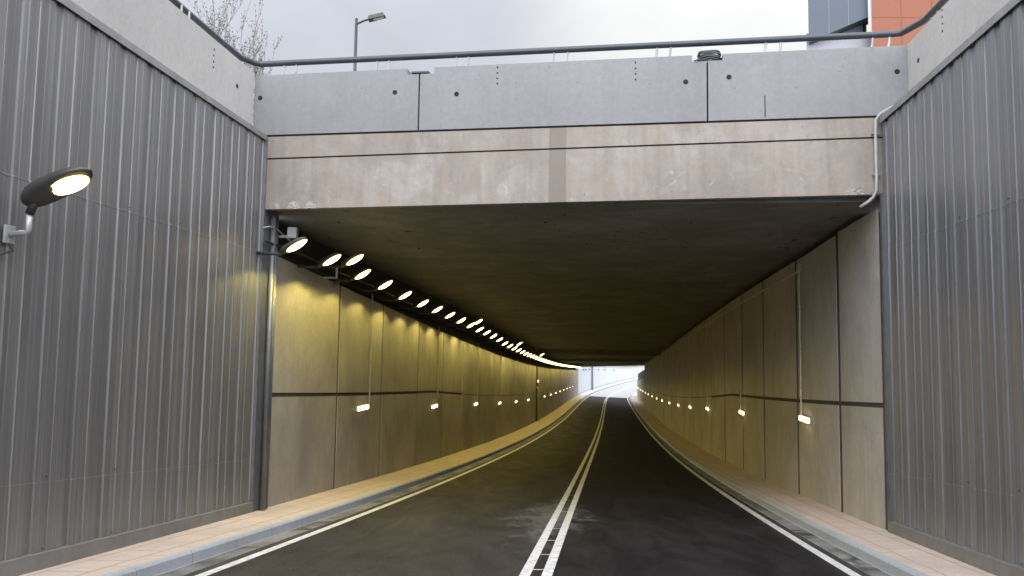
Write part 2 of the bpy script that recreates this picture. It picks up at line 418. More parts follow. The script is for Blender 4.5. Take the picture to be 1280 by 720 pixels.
# ------------------------------------------------------------------ open cutting: concrete side walls with metal cladding
CPER = .52
PROF = [(0, .045), (.085, .045), (.088, .047), (.096, .047), (.099, .045), (.165, .045), (.181, .026), (.281, .026), (.286, .045), (.350, .045), (.353, .047), (.361, .047), (.364, .045), (.44, .045), (.450, .034), (.492, .034), (.496, .045)]
def clad_strip(m, s, ya, yb, zlo, zhi, far=False):
    # world y of every profile vertex
    n0 = int(math.floor(ya/CPER)); pts = []
    ph = .10 if s < 0 else .33
    per = CPER if not far else 1.2
    n0 = int(math.floor(ya/per))-1
    k = n0
    while k*per < yb+per:
        for a, d in PROF:
            y = ph+(k+a/CPER)*per
            if ya <= y <= yb: pts.append((y, d-.045))
        k += 1
    pts = [(ya, 0)]+pts+[(yb, 0)]
    base = len(m.v)
    for y, d in pts:
        x = side(y, s, -d)
        for z in (zlo(y), (zlo(y)+zhi(y))/2, zhi(y)): m.v.append(Vector((x, y, z)))
    for i in range(len(pts)-1):
        for j in (0, 1):
            a = base+i*3+j; m.f.append([a, a+1, a+4, a+3])
for s in (-1, 1):
    nm = 'left' if s < 0 else 'right'
    OUT = OUTL if s < 0 else OUTR
    yend = 11.86 if s < 0 else 10.62
    ztop = 4.35 if s < 0 else 4.45
    rw = thing('retaining_wall', {-1: 'left retaining wall of pale concrete faced with ribbed grey metal sheeting behind the big lit lamp', 1: 'right retaining wall of pale concrete faced with ribbed grey metal sheeting beside the white drainpipe'}[s], 'retaining wall', (side(0, s, OUT), 0, zr(0)))
    zc = 3.30 if s < 0 else 3.34
    yy = steps(Y0, yend+.02)
    m = MB().sweep(yy, lambda y: [Vector((side(y, s, OUT), y, zr(y)-.3)), Vector((side(y, s, OUT), y, ztop)), Vector((side(y, s, OUT+.28), y, ztop)), Vector((side(y, s, OUT+.28), y, zr(y)-.3))], closed=True)
    m.build('concrete_wall', M['sidewall'], rw)
    seams = [lambda y: zr(y)+KH+.13, lambda y: zr(y)+.93, lambda y: 1.46, lambda y: zc-.03]
    for q in range(3):
        m = MB(); clad_strip(m, s, -12, yend, seams[q], (lambda y, q=q: seams[q+1](y)+(.0 if q == 2 else .0)))
        for v in m.v: v.x += s*.0035*q
        m.build('cladding_sheet', M['clad'] if s < 0 else M['clad_right'], rw)
    for f in (seams[1], seams[2]):
        m = MB(); clad_strip(m, s, -12, yend, (lambda y, f=f: f(y)-.004), (lambda y, f=f: f(y)+.006))
        for v in m.v: v.x -= s*.003
        m.build('joint_strip', M['trim'], rw)
    MB().sweep(steps(-12, yend+.03), lambda y: [Vector((side(y, s, -.025), y, zc-.055)), Vector((side(y, s, -.025), y, zc+.03)), Vector((side(y, s, OUT), y, zc+.045)), Vector((side(y, s, OUT), y, zc+.03)), Vector((side(y, s, -.010), y, zc+.015)), Vector((side(y, s, -.010), y, zc-.055))], closed=True).build('cap_trim', M['trim'], rw)
    MB().sweep(steps(-12, yend+.03), lambda y: [Vector((side(y, s, -.04), y, zr(y)+KH+.002)), Vector((side(y, s, -.03), y, zr(y)+KH+.145)), Vector((side(y, s, .03), y, zr(y)+KH+.16)), Vector((side(y, s, .03), y, zr(y)+KH+.002))], closed=True).build('base_flashing', M['flash'], rw)
    # end trim
    y = yend
    MB().hexa([(side(y, s, -.03), y, zr(y)+KH), (side(y, s, .2), y, zr(y)+KH), (side(y+.56, s, .2), y+.56, zr(y)+KH), (side(y+.56, s, -.03), y+.56, zr(y)+KH),
               (side(y, s, -.03), y, 3.3 if s > 0 else 3.3), (side(y, s, .2), y, 3.3), (side(y+.56, s, .2), y+.56, 3.3), (side(y+.56, s, -.03), y+.56, 3.3)] if s < 0 else
              [(side(y, s, -.03), y, zr(y)+KH), (side(y, s, .2), y, zr(y)+KH), (side(y+.07, s, .2), y+.07, zr(y)+KH), (side(y+.07, s, -.03), y+.07, zr(y)+KH),
               (side(y, s, -.03), y, 2.28), (side(y, s, .2), y, 2.28), (side(y+.07, s, .2), y+.07, 2.28), (side(y+.07, s, -.03), y+.07, 2.28)]).build('end_trim', M['post'], rw)
    # screws
    m = MB()
    for y in frange(4, yend-.3, CPER*2):
        for f in (seams[1], seams[2], seams[0]):
            m.box((side(y+.05, s, -.001), y+.05, f(y)+.05), (.006, .013, .013))
    m.build('screws', M['lampd'], rw)
    hn = -nrm(10)*s
    for (y, z, r) in (((11.3, 3.93, .035), (10.55, 4.20, .016), (10.55, 4.11, .016), (10.55, 4.02, .016), (10.55, 3.94, .016)) if s < 0 else ((10.25, 4.07, .035), (9.45, 4.42, .016), (9.45, 4.33, .016), (9.45, 4.24, .016), (9.45, 4.14, .016))):
        MB().disc((side(y, s, OUT+.01), y, z), hn, r, 12, .0125).build('tie_hole', M['hole'], rw)
# ------------------------------------------------------------------ overbridge: beam, parapet panels, roof slab
uA, uB = ux(-4.175), ux(5.655)
br = thing('overbridge', 'concrete bridge across the road with beige edge beam, grey parapet and dark soffit', 'bridge', tuple(P(UL/2, .5, 3.3)))
def zb(u): return 2.145+(2.275-2.145)*u/UL                 # beam underside
def zg(u): return 2.955+(3.10-2.955)*u/UL
def zm(u): return 3.325+(3.405-3.325)*u/UL
def band(f0, f1, v0, v1, ua, ub, n=24):
    m = MB(); us = frange(ua, ub, (ub-ua)/n)
    b0 = len(m.v)
    for u in us: m.v += [P(u, v0, f0(u)), P(u, v1, f0(u)), P(u, v1, f1(u)), P(u, v0, f1(u))]
    for i in range(len(us)-1):
        for k in range(4):
            a = b0+i*4+k; b = b0+i*4+(k+1) % 4; m.f.append([a, b, b+4, a+4])
    m.f.append([b0+k for k in range(4)]); m.f.append([b0+(len(us)-1)*4+k for k in range(4)][::-1]); return m
UE0, UE1 = -.02, UL+.04
band(zb, lambda u: zg(u)-.012, 0, .12, UE0, UE1).build('edge_beam', M['beam'], br)
band(lambda u: zg(u)-.012, lambda u: zg(u)+.012,   .03, .12, UE0, UE1).build('beam_groove', M['dark'], br)
band(lambda u: zg(u)+.012, lambda u: zm(u)-.014, -.006, .12, UE0, UE1).build('beam_cap', M['beam'], br)
band(lambda u: zm(u)-.014, lambda u: zm(u)+.014, .04, .12, UE0, UE1).build('shadow_joint', M['dark'], br)
def ztp(u): return 4.315+(4.440-4.315)*(u-uA)/(uB-uA)
joints = [uA, ux(-1.488), ux(2.858), uB]
NOT = [(ux(-1.68), ux(-1.255)), (ux(2.64), ux(3.08))]
for i in range(3):
    a = joints[i]+(.0 if i == 0 else .012); b = joints[i+1]-(.0 if i == 2 else .012)
    poly = [(a, zm(a)+.014), (b, zm(b)+.014)]
    if i < 2: n0 = NOT[i][0]; poly += [(b, ztp(b)-.095), (n0, ztp(n0)-.095), (n0, ztp(n0))]
    else: poly += [(b, ztp(b))]
    if i > 0: n1 = NOT[i-1][1]; poly += [(n1, ztp(n1)), (n1, ztp(n1)-.095), (a, ztp(a)-.095)]
    else: poly += [(a, ztp(a))]
    MB().prism(poly, P, -.02, .26).build('parapet_panel', M['parapet'], br)
MB().prism([(uA+.3, 3.2), (uB-.3, 3.2), (uB-.3, 4.1), (uA+.3, 4.1)], P, .262, .40).build('parapet_backing', M['dark'], br)
for x, z in ((-4.073, 3.946), (-1.874, 3.972), (-.898, 3.917), (2.545, 3.998), (3.167, 4.051), (5.50, 4.055)): MB().disc(P(ux(x), -.015, z), -V, .038, 14, .0075).build('tie_hole', M['hole'], br)
for x in (-.27, 1.814):
    for z in (4.31, 4.22, 4.135, 4.05): MB().disc(P(ux(x), -.015, z+.01), -V, .014, 8, .0075).build('tie_hole', M['hole'], br)
m = MB(); m.box(P(ux(3.672), -.02, 3.595), (.012, .008, .32)); m.build('crack', M['hole'], br)
MB().prism([(ux(-1.62), ztp(3)-.085), (ux(-1.34), ztp(3)-.085), (ux(-1.34), ztp(3)-.060), (ux(-1.62), ztp(3)-.060)], P, -.03, .2).build('joint_cover', M['rail'], br)
# spalled corners
def spall(x0, x1, z0, h, seed):
    rr = random.Random(seed); m = MB(); nx, nz = 34, 12; b = 0
    for j in range(nz+1):
        for i in range(nx+1):
            fx = i/nx; fz = j/nz; x = x0+(x1-x0)*fx
            env = math.sin(math.pi*fx)**.5*(1-fz)**.6*(.55+.45*math.sin(fx*9+seed)*math.cos(fx*5))
            d = -.001-max(0, env)*.022*rr.uniform(-.6, 1.3) if 0 < i < nx and j < nz else .02
            m.v.append(P(ux(x), d if env > .18 else .02, zb(ux(x))-.004+h*fz*(.6+.4*math.sin(math.pi*fx))))
    for j in range(nz):
        for i in range(nx): a = j*(nx+1)+i; m.f.append([a, a+1, a+nx+2, a+nx+1])
    return m
spall(-3.7, -3.02, 0, .16, 3).build('spalled_patch', M['spall'], br)
spall(4.75, 5.2, 0, .14, 8).build('spalled_patch', M['spall'], br)
# roof slab (skewed far end), soffit drops after the inner joint
def yfar(q): return 130+(94-130)*q
roof_y = [0, .02, .05, .08, .12, .16, .2, .26, .32, .38, .44, .4999]
def roofrow(t, first):
    # t in 0..1 between a start line and an end line, both skewed
    out = []
    for j in range(9):
        q = j/8; ys_ = (11.9+.12)+(10.7-11.9)*q; ye = 62.; 
        if first: y = ys_+(ye-ys_)*t
        else: y = 62.+(yfar(q)-62.)*t
        a = side(y, -1, .5); b = side(y, 1, .5); out.append((a+(b-a)*q, y, q))
    return out
def slab(first, n, dz, name):
    m = MB(); rows_ = []
    for i in range(n+1):
        r = roofrow((i/n)**1.3 if first else i/n, first); rows_.append(r)
    for r in rows_:
        for x, y, q in r: m.v.append(Vector((x, y, min(zt(y), 2.145+.13*q) if y < 13 else zt(y)+dz)))
        for x, y, q in r: m.v.append(Vector((x, y, zt(y)+1.1)))
    K = 9
    for i in range(n):
        for j in range(K-1):
            a = i*2*K+j; m.f.append([a, a+1, a+1+2*K, a+2*K]); a += K; m.f.append([a, a+1, a+1+2*K, a+2*K])
        for j in (0, K-1): a = i*2*K+j; m.f.append([a, a+K, a+3*K, a+2*K])
    for i in (0, n):
        for j in range(K-1): a = i*2*K+j; m.f.append([a, a+1, a+1+K, a+K])
    return m.build(name, M['ceiling'], br)
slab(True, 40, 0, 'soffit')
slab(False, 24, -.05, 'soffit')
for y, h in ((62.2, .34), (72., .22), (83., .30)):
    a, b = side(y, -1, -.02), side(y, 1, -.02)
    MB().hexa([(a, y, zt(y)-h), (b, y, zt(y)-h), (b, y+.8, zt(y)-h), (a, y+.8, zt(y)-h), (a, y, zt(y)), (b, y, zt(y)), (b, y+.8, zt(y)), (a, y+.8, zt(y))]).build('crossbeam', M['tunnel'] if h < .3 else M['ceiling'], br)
# far edge beam along the skewed exit
m = MB(); A = Vector((side(130, -1, .4), 130, 0)); B = Vector((side(94, 1, .4), 94, 0)); fw = Vector((.2, 1, 0)).normalized()*.9
m.hexa([A+Vector((0, 0, -2.95)), B+Vector((0, 0, -1.78)), B+fw+Vector((0, 0, -1.78)), A+fw+Vector((0, 0, -2.95)), A+Vector((0, 0, -.4)), B+Vector((0, 0, .5)), B+fw+Vector((0, 0, .5)), A+fw+Vector((0, 0, -.4))])
m.build('far_edge_beam', M['ceiling'], br)
# ------------------------------------------------------------------ tunnel walls with concrete panels
def hband(y, s): return 1.93+.034*(min(y, 25)-12.4) if s < 0 else 1.86+.038*(min(y, 25)-10.8)
def panel(s, ya, yb, zlo, zhi, gap=.05):
    m = MB(); yy = frange(ya+gap, yb-gap, max(.9, (yb-ya)/3)); b0 = 0
    for y in yy:
        x = side(y, s); xo = side(y, s, .014)
        m.v += [Vector((x, y, zlo(y))), Vector((x, y, zhi(y))), Vector((xo, y, zhi(y))), Vector((xo, y, zlo(y)))]
    for i in range(len(yy)-1):
        for k in range(4): a = i*4+k; b = i*4+(k+1) % 4; m.f.append([a, b, b+4, a+4])
    m.f.append([0, 1, 2, 3]); n = (len(yy)-1)*4; m.f.append([n+3, n+2, n+1, n]); return m
lj = [12.46, 15.76, 19.04, 22.88, 26.44, 30.16]+[30.16+3.75*i for i in range(1, 9)]
lj2 = [61.7+3.78*i for i in range(0, 19)]
rj = [10.80, 12.96, 16.0, 19.64, 22.96, 26.7]+[26.7+3.72*i for i in range(1, 19)]
tl = thing('tunnel_wall', 'left tunnel wall of tall concrete panels lit yellow by the row of lamps above', 'wall', (side(12.4, -1), 12.4, zr(12.4)))
tr = thing('tunnel_wall', 'right tunnel wall of plain brownish concrete panels with thin vertical conduits on it', 'wall', (side(10.7, 1), 10.7, zr(10.7)))
def htopL(y): return zr(y)+4.20+.27*(1-math.exp(-(y-12)/9))
for s, t, J in ((-1, tl, lj+[None]+lj2), (1, tr, rj)):
    for a, b in zip(J, J[1:]):
        if a is None or b is None: continue
        top = (lambda y: htopL(y)) if s < 0 else (lambda y: zt(y)-.13 if y > 13 else min(zt(y), 2.2)-.10)
        gp = (.055 if s < 0 else .085) if a < 30 else (.036 if s < 0 else .045)
        gb = .036 if a < 27 else .012
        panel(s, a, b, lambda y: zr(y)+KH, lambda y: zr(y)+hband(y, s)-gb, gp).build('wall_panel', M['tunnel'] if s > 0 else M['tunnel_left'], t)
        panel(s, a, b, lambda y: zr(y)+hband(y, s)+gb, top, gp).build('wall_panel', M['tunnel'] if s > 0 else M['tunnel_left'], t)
    ya, yb = (12.0, 130.) if s < 0 else (10.72, 94.)
    MB().sweep(steps(ya, yb), lambda y: [Vector((side(y, s, .016), y, zr(y)-.1)), Vector((side(y, s, .016), y, (htopL(y)-.03) if s < 0 else zt(y)-.16)), Vector((side(y, s, .30), y, (htopL(y)-.03) if s < 0 else zt(y)-.16)), Vector((side(y, s, .30), y, zr(y)-.1))], closed=True).build('backing_wall', M['joint'], t)
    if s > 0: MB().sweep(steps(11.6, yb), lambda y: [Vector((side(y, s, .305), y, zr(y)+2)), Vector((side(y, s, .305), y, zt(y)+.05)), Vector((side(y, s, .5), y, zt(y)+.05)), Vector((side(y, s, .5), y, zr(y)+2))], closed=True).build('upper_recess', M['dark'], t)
    if s < 0:
        MB().sweep(steps(12.8, yb), lambda y: [Vector((side(y, s, .305), y, zr(y)+2)), Vector((side(y, s, .305), y, zt(y)+.05)), Vector((side(y, s, .5), y, zt(y)+.05)), Vector((side(y, s, .5), y, zr(y)+2))], closed=True).build('upper_recess', M['dark'], t)  # dark recess stands in for unlit wall above the lamps
# low wall after the roof ends on the right, with a dark fence on it
lowtop = lambda y: lerp([(94, -3.3), (120, -4.65), (135, -5.3), (150, -5.6)], y)
o = MB().sweep(steps(94.02, 150), lambda y: [Vector((side(y, 1), y, zr(y)-.1)), Vector((side(y, 1), y, lowtop(y))), Vector((side(y, 1, .35), y, lowtop(y))), Vector((side(y, 1, .35), y, zr(y)-.1))], closed=True).build('low_wall', M['tunnel'])
tag(o, 'low concrete wall at the tunnel exit, under the dark fence on the right', 'wall')
ft = lambda y: lerp([(94, -2.3), (122, -3.75), (124, -3.8)], y)
fe = thing('dark_fence', 'dark sheet fence on top of the low wall at the tunnel exit', 'fence', (side(94, 1, .1), 94, -3.3))
MB().sweep(steps(94.1, 122), lambda y: [Vector((side(y, 1, .06), y, lowtop(y)+.003)), Vector((side(y, 1, .06), y, ft(y))), Vector((side(y, 1, .12), y, ft(y))), Vector((side(y, 1, .12), y, lowtop(y)+.003))], closed=True).build('fence_sheet', M['fence'], fe)
for y in frange(94.2, 121.8, 5): MB().box((side(y, 1, .16), y, (lowtop(y)+ft(y))/2), (.07, .07, ft(y)-lowtop(y)+.1)).build('fence_post', M['fence'], fe)
# ------------------------------------------------------------------ exit cutting on the left
xw = thing('retaining_wall', 'distant pale metal clad retaining wall curving right beyond the tunnel exit', 'retaining wall', (side(132, -1), 132, zr(132)))
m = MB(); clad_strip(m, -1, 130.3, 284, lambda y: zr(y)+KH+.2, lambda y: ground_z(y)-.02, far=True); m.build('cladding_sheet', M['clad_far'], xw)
ye = [130.2+2.5*i for i in range(62)]
MB().sweep(ye, lambda y: [Vector((side(y, -1, .1), y, zr(y)-.1)), Vector((side(y, -1, .1), y, ground_z(y)+.35)), Vector((side(y, -1, .5), y, ground_z(y)+.35)), Vector((side(y, -1, .5), y, zr(y)-.1))], closed=True).build('concrete_wall', M['sidewall'], xw)
for y in (138, 141, 145, 154, 160, 168): MB().box((side(y, -1, -.08), y, ground_z(y)-.45), (.25, .5, .25)).build('wall_fixture', M['post'], xw)
o = MB().tube([(side(147.5, -1, -.25), 147.5, zr(147.5)+KH), (side(147.5, -1, -.25), 147.5, ground_z(147)+1.5)], .17, 8).build('exit_post', M['post'])
tag(o, 'slim dark post in front of the distant clad wall at the tunnel exit', 'post')
# ------------------------------------------------------------------ handrail along the parapets
hr = thing('handrail', 'dark tubular handrail on short paired posts along the top of the parapets', 'handrail', tuple(P(UL/2, .1, 4.4)))
zrl = lambda u: 4.55+(4.665-4.55)*(u-uA)/(uB-uA)
pts = []
for y in frange(-20, 11.2, 1.5): pts.append(Vector((side(y, -1, OUTL+.19), y, zrl(uA)+.005)))
c0 = P(uA-.02, .10, zrl(uA)); pts += [Vector((side(11.75, -1, OUTL+.17), 11.75, zrl(uA))), c0+Vector((-.03, -.05, 0)), c0+T*.06, c0+T*.20]
for u in frange(uA+.5, uB-.35, .5): pts.append(P(u, .10, zrl(u)))
c1 = P(uB, .10, zrl(uB)); pts += [c1-T*.18, c1-T*.05+V*-.02, Vector((side(10.3, 1, OUTR+.12), 10.3, zrl(uB)))]
for y in frange(9.6, -20, 1.5): pts.append(Vector((side(y, 1, OUTR+.14), y, zrl(uB)+.005)))
MB().tube(pts, .048, 12).build('rail', M['rail'], hr, smooth=True)
for a, b in ((-3.745, -3.545), (-2.207, -2.013), (-.933, -.745), (.586, .792), (2.138, 2.337), (3.718, 3.932), (5.22, 5.45)):
    for x in (a, b):
        u = ux(x); MB().tube([P(u-.03, .10, ztp(u)-.01), P(u-.01, .10, ztp(u)+.08), P(u+.01, .10, zrl(u)+.045)], .019, 6).build('rail_post', M['bolt'], hr)
for s, O, z in ((-1, OUTL, 4.35), (1, OUTR, 4.45)):
    for y in (9.9, 8.1, 6.3, 4.5, 2.7):
        for d in (0, .2):
            x = side(y+d, s, O+.14); MB().tube([(x, y+d, z-.01), (x, y+d, z+.2)], .019, 6).build('rail_post', M['bolt'], hr)
# ------------------------------------------------------------------ cable coil, drainpipes, clips, camera, boxes
cc = MB()
for k in range(5):
    c = P(ux(2.90)+.0, .10, ztp(7)-.062+.030*k); rr = .155+.01*(k % 2)
    cc.tube([c+Vector((math.cos(a)*rr, math.sin(a)*rr*.8, .006*math.sin(3*a+k))) for a in [2*math.pi*i/28 for i in range(29)]], .015, 8, cap=False)
cc.tube([P(ux(2.80), -.02, ztp(7)-.078), P(ux(2.72), -.04, ztp(7)-.08), P(ux(2.67), .02, ztp(7)-.08)], .012, 6)
tag(cc.build('cable_coil', M['coil'], smooth=True), 'dark coil of cable lying in the notch on top of the bridge parapet', 'cable coil')
dp = thing('drainpipe', 'pale pipe running down the right end of the bridge beam', 'pipe', tuple(P(UL-.03, -.06, 2.3)))
u0 = UL-.075
MB().tube([P(u0+.30, -.36, 3.50), P(u0+.17, -.22, 3.47), P(u0+.06, -.10, 3.42), P(u0+.005, -.06, 3.34), P(u0, -.05, 3.2), P(u0, -.05, 2.5), P(u0-.005, -.05, 2.32), P(u0-.04, -.03, 2.23), P(u0-.10, -.01, 2.17), P(u0-.20, .05, 2.10)], .023, 12).build('pipe', M['pipe'], dp, smooth=True)
for z in (3.15, 2.55): MB().box(P(u0, -.035, z), (.10, .04, .03)).build('pipe_clip', M['bolt'], dp)
ep = thing('corner_pipe', 'dark vertical pipe at the left tunnel corner with a pale clip loop', 'pipe', (side(12.1, -1, -.02), 12.1, zr(12.1)+KH))
x = side(12.1, -1, -.085)
MB().tube([(x, 12.1, zr(12.1)+KH), (x, 12.1, 2.08)], .045, 10).build('pipe', M['post'], ep, smooth=True)
x2 = side(12.30, -1, -.07); MB().tube([(x2, 12.26, zr(12.1)+KH), (x2, 12.26, 2.08)], .03, 8).build('pipe', M['post'], ep, smooth=True)
MB().tube([(side(11.8, -1, -.06), 11.8, 1.84), (side(11.95, -1, -.09), 11.95, 1.88), (side(12.15, -1, -.11), 12.15, 1.88), (side(12.5, -1, -.12), 12.5, 1.80), (side(12.9, -1, -.14), 12.9, 1.72)], .011, 6).build('clip_loop', M['pipe'], ep)
jb = thing('junction_box', 'grey junction box on a bracket above the first tunnel lamp', 'junction box', (side(12.35, -1, -.25), 12.35, 1.75))
MB().box((side(12.35, -1, -.30), 12.35, 1.84), (.15, .12, .18)).build('box', M['arm'], jb, bevel=.008)
MB().box((side(12.35, -1, -.02), 12.36, 1.78), (.60, .05, .04)).build('bracket', M['bolt'], jb)
MB().tube([(side(12.35, -1, -.30), 12.35, 1.75), (side(12.3, -1, -.36), 12.3, 1.68), (side(12.1, -1, -.42), 12.1, 1.65)], .010, 6).build('cable', M['lampd'], jb)
sc = thing('security_camera', 'small white bracket with a dark camera between the second and third tunnel lamps', 'camera', (side(15.1, -1, 0), 15.1, 1.3))
MB().box((side(15.1, -1, -.13), 15.1, 1.46), (.035, .035, .22)).box((side(15.1, -1, 0), 15.1, 1.36), (.28, .035, .035)).build('bracket', M['white'], sc)
MB().box((side(15.1, -1, -.16), 15.0, 1.27), (.08, .20, .08), Matrix.Rotation(.3, 3, 'X')).build('camera_body', M['lampd'], sc, bevel=.01)
MB().disc((side(15.1, -1, -.16), 14.90, 1.30), (0, -1, -.3), .025, 10, .02).build('camera_lens', M['hole'], sc)
dq = thing('drainpipe', 'far pale downpipe in the dark joint of the left tunnel wall', 'pipe', (side(61, -1), 61, zr(61)))
MB().tube([(side(61, -1, -.12), 61, zr(61)+KH), (side(61, -1, -.12), 61, zr(61)+2.7), (side(61, -1, .06), 61, zr(61)+2.85)], .07, 8).build('pipe', M['pipe'], dq, smooth=True)
for h in (.8, 2.2): MB().box((side(61, -1, -.02), 61, zr(61)+h), (.25, .18, .05)).build('pipe_clip', M['bolt'], dq)
# ------------------------------------------------------------------ tunnel lamps
def lamp_proto(label, lens_mat, big):
    r = thing('wall_lamp', label, 'lamp', (0, 0, 0), None if big else 'lit lamps in a row along the top of the left tunnel wall')
    R_ = Matrix.Rotation(math.radians(-24 if big else -31), 3, 'Y') @ Matrix.Rotation(math.radians(-17 if big else -12), 3, 'X')
    L = .70 if big else .50; Wd = .27 if big else .20; H = .20 if big else .13
    org = Vector((.44 if big else .50, 0, 0))
    secs = []; NS = 18
    for i in range(NS+1):
        t = i/NS; x = -L/2+L*t
        e = (1-abs(2*t-1)**2.6)**.5; w = Wd/2*max(.02, e)*(.90+.10*math.sin(math.pi*t)); h = H*max(.03, (1-abs(2*t-1.0)**3.2)**.5)*(1-.45*t)
        secs.append((x, w, h))
    m = MB(); n = 16
    for x, w, h in secs:
        for k in range(n):
            a = 2*math.pi*k/n; cy = math.cos(a); sz = math.sin(a)
            z = h*.62*abs(sz)**.8*(1 if sz > 0 else -(.42+(.42*(1-(x/L+.5))**1.5 if big else 0)))
            m.v.append(R_ @ Vector((x, w*math.copysign(abs(cy)**.75, cy), z))+org)
    for i in range(NS):
        for k in range(n): a = i*n+k; b = i*n+(k+1) % n; m.f.append([a, b, b+n, a+n])
    m.f.append(list(range(n))); m.f.append([NS*n+k for k in range(n)])
    hs = m.build('housing', M['lamp'], r, smooth=True)
    if big:
        for yy_ in (-.05, .05): MB().box(R_ @ Vector((-.17, yy_, .085))+org, (.20, .012, .03), R_).build('cooling_fin', M['lampd'], hs)
    def oval(rx, ry, z, cx, dome, nn_=20):
        q = MB(); rings = 3
        q.v.append(R_ @ Vector((cx, 0, z-dome))+org)
        for j in range(1, rings+1):
            f = j/rings
            for k in range(nn_):
                a = 2*math.pi*k/nn_; q.v.append(R_ @ Vector((cx+rx*f*math.cos(a), ry*f*math.sin(a), z-dome*(1-f*f)))+org)
        for k in range(nn_): q.f.append([0, 1+k, 1+(k+1) % nn_])
        for j in range(rings-1):
            for k in range(nn_): a = 1+j*nn_+k; b = 1+j*nn_+(k+1) % nn_; q.f.append([a, a+nn_, b+nn_, b])
        return q
    cx = .120 if big else .05
    rx, ry = (.150, .082) if big else (.155, .066)
    zz = -.052 if big else -.036
    oval(rx+.035, ry+.022, zz+.004, cx, .012).build('lens_rim', M['lens_rim'], r, smooth=True)
    oval(rx, ry, zz-.012, cx, .030).build('lens', lens_mat, r, smooth=True)
    if big:
        MB().tube([R_ @ Vector((-.20, 0, -.01))+org, Vector((.195, .0, -.24))], .036, 12).build('spigot', M['lampd'], r, smooth=True)
        a = MB(); a.tube([(.195, 0, -.22), (.195, 0, -.39), (.19, 0, -.405), (.02, 0, -.42)], .027, 12); a.build('arm', M['arm'], r, smooth=True)
        MB().box((.015, 0, -.42), (.02, .12, .16)).build('wall_plate', M['arm'], r, bevel=.004)
        MB().tube([(.03, -.02, -.50), (.06, 0, -.56), (.03, -.12, -.62), (.02, -.40, -.60)], .010, 6).build('feed_cable', M['lampd'], r)
    else:
        MB().tube([(-.30, 0, -.10), (.10, 0, -.12), (.32, 0, -.13)], .026, 8).build('arm', M['lampd'], r, smooth=True)
        ld = bpy.data.lights.new('lamp_beam', 'SPOT'); ld.energy = 112.; ld.color = (1., .80, .20); ld.spot_size = math.radians(150); ld.spot_blend = .22; ld.shadow_soft_size = .05
        lo = bpy.data.objects.new('lamp_beam', ld); COL.objects.link(lo); lo.parent = r; lo.location = (.56, 0, -.06); lo.rotation_euler = (0, math.radians(-10), 0)
    return r
big = lamp_proto('large grey lit lamp on an elbow arm fixed to the left ribbed metal wall', M['lensbig'], True)
yb_ = 6.60; big.location = (side(yb_, -1, -.0), yb_, 1.355); big.rotation_euler = (0, 0, -math.atan(dxc(yb_)))
meas = [(11.76, 1.57), (13.40, 1.54), (15.24, 1.47), (16.92, 1.40), (18.72, 1.30), (20.64, 1.22), (22.48, 1.15), (24.40, 1.07), (26.36, .98), (28.28, .88), (30.24, .77), (32.08, .69), (34.0, .58), (35.88, .45)]
lamps = list(meas); y = 35.88
while y < 126.5: y += 1.9; lamps.append((y, zr(y)+4.95))
ordw = ['nearest', 'second', 'third', 'fourth', 'fifth', 'sixth', 'seventh', 'eighth', 'ninth', 'tenth', 'eleventh', 'twelfth', 'thirteenth', 'fourteenth', 'fifteenth', 'sixteenth', 'seventeenth', 'eighteenth', 'nineteenth', 'twentieth']
G1 = 'lit lamps in a row along the top of the left tunnel wall'
proto = lamp_proto('x', M['lens'], False)
def lab(i):
    if i == 0: return 'nearest lit lamp of the tunnel row, below the junction box at the portal'
    if i < 20: return '%s lit lamp from the portal in the main row on the left tunnel wall' % ordw[i]
    return 'small distant lit lamp of the left tunnel row, beyond its twentieth lamp'
for i, (y, z) in enumerate(lamps):
    loc = (side(y, -1, -.07), y, z-.025); rot = -math.atan(dxc(y))
    if i == 0: proto.location = loc; proto.rotation_euler = (0, 0, rot); proto['label'] = lab(0)
    else: dup(proto, loc, rot, lab(i))
for i, (y, z, tx) in enumerate(((13.96, 1.57, 'lit lamp set higher and further out just above the third lamp of the tunnel row'), (28.5, .97, 'lit lamp set higher above the main tunnel row near its tenth lamp'), (41.9, .27, 'small lit lamp set higher above the main tunnel row, third such raised lamp'), (55.6, zr(55.6)+5.2, 'tiny lit lamp set higher above the main row just before the dark wall joint'))):
    y_ = y; o = dup(proto, (side(y_, -1, -.30), y_, z+.02), -math.atan(dxc(y_)), tx); o['group'] = G1
cb = thing('cable_tray', 'thin dark cable run linking the tunnel lamps along the left wall', 'cable', (side(12.5, -1), 12.5, 1.6))
MB().tube([Vector((side(y, -1, -.10), y, z+.05+.02*math.sin(i*2.1))) for i, (y, z) in enumerate(lamps)], .022, 6).build('cable', M['lampd'], cb)
MB().tube([Vector((side(y, -1, .14), y, z-.05)) for y, z in lamps], .05, 6).build('tray', M['dark'], cb)
# ------------------------------------------------------------------ bulkhead lights low on both walls, each with its own conduit
def bulk_proto(s, hc):
    r = thing('bulkhead_light', '', 'light', (0, 0, 0), 'small lit bulkhead lights on the %s tunnel wall' % ('left' if s < 0 else 'right'))
    d = -s                        # towards the road in local x
    MB().box((d*.022, 0, 0), (.044, .74, .135)).build('housing', M['arm'], r, bevel=.012)
    MB().box((d*.064, 0, 0), (.040, .69, .10)).build('diffuser', M['bulk'], r, bevel=.014)
    cy = .52 if s < 0 else .34
    pts_ = [(d*.03, cy, hc), (d*.03, cy, .16), (d*.03, cy, .06), (d*.03, .36, .0)] if s < 0 else [(d*.03, cy, hc), (d*.03, cy, .05)]
    MB().tube(pts_, .015 if s < 0 else .017, 6).build('conduit', M['conduit'] if s > 0 else M['conduit_dull'], r)
    m = MB()
    for h in (.6, 1.4, 2.2): m.box((d*.02, cy, h), (.04, .08, .03))
    m.build('conduit_clip', M['bolt'], r)
    return r
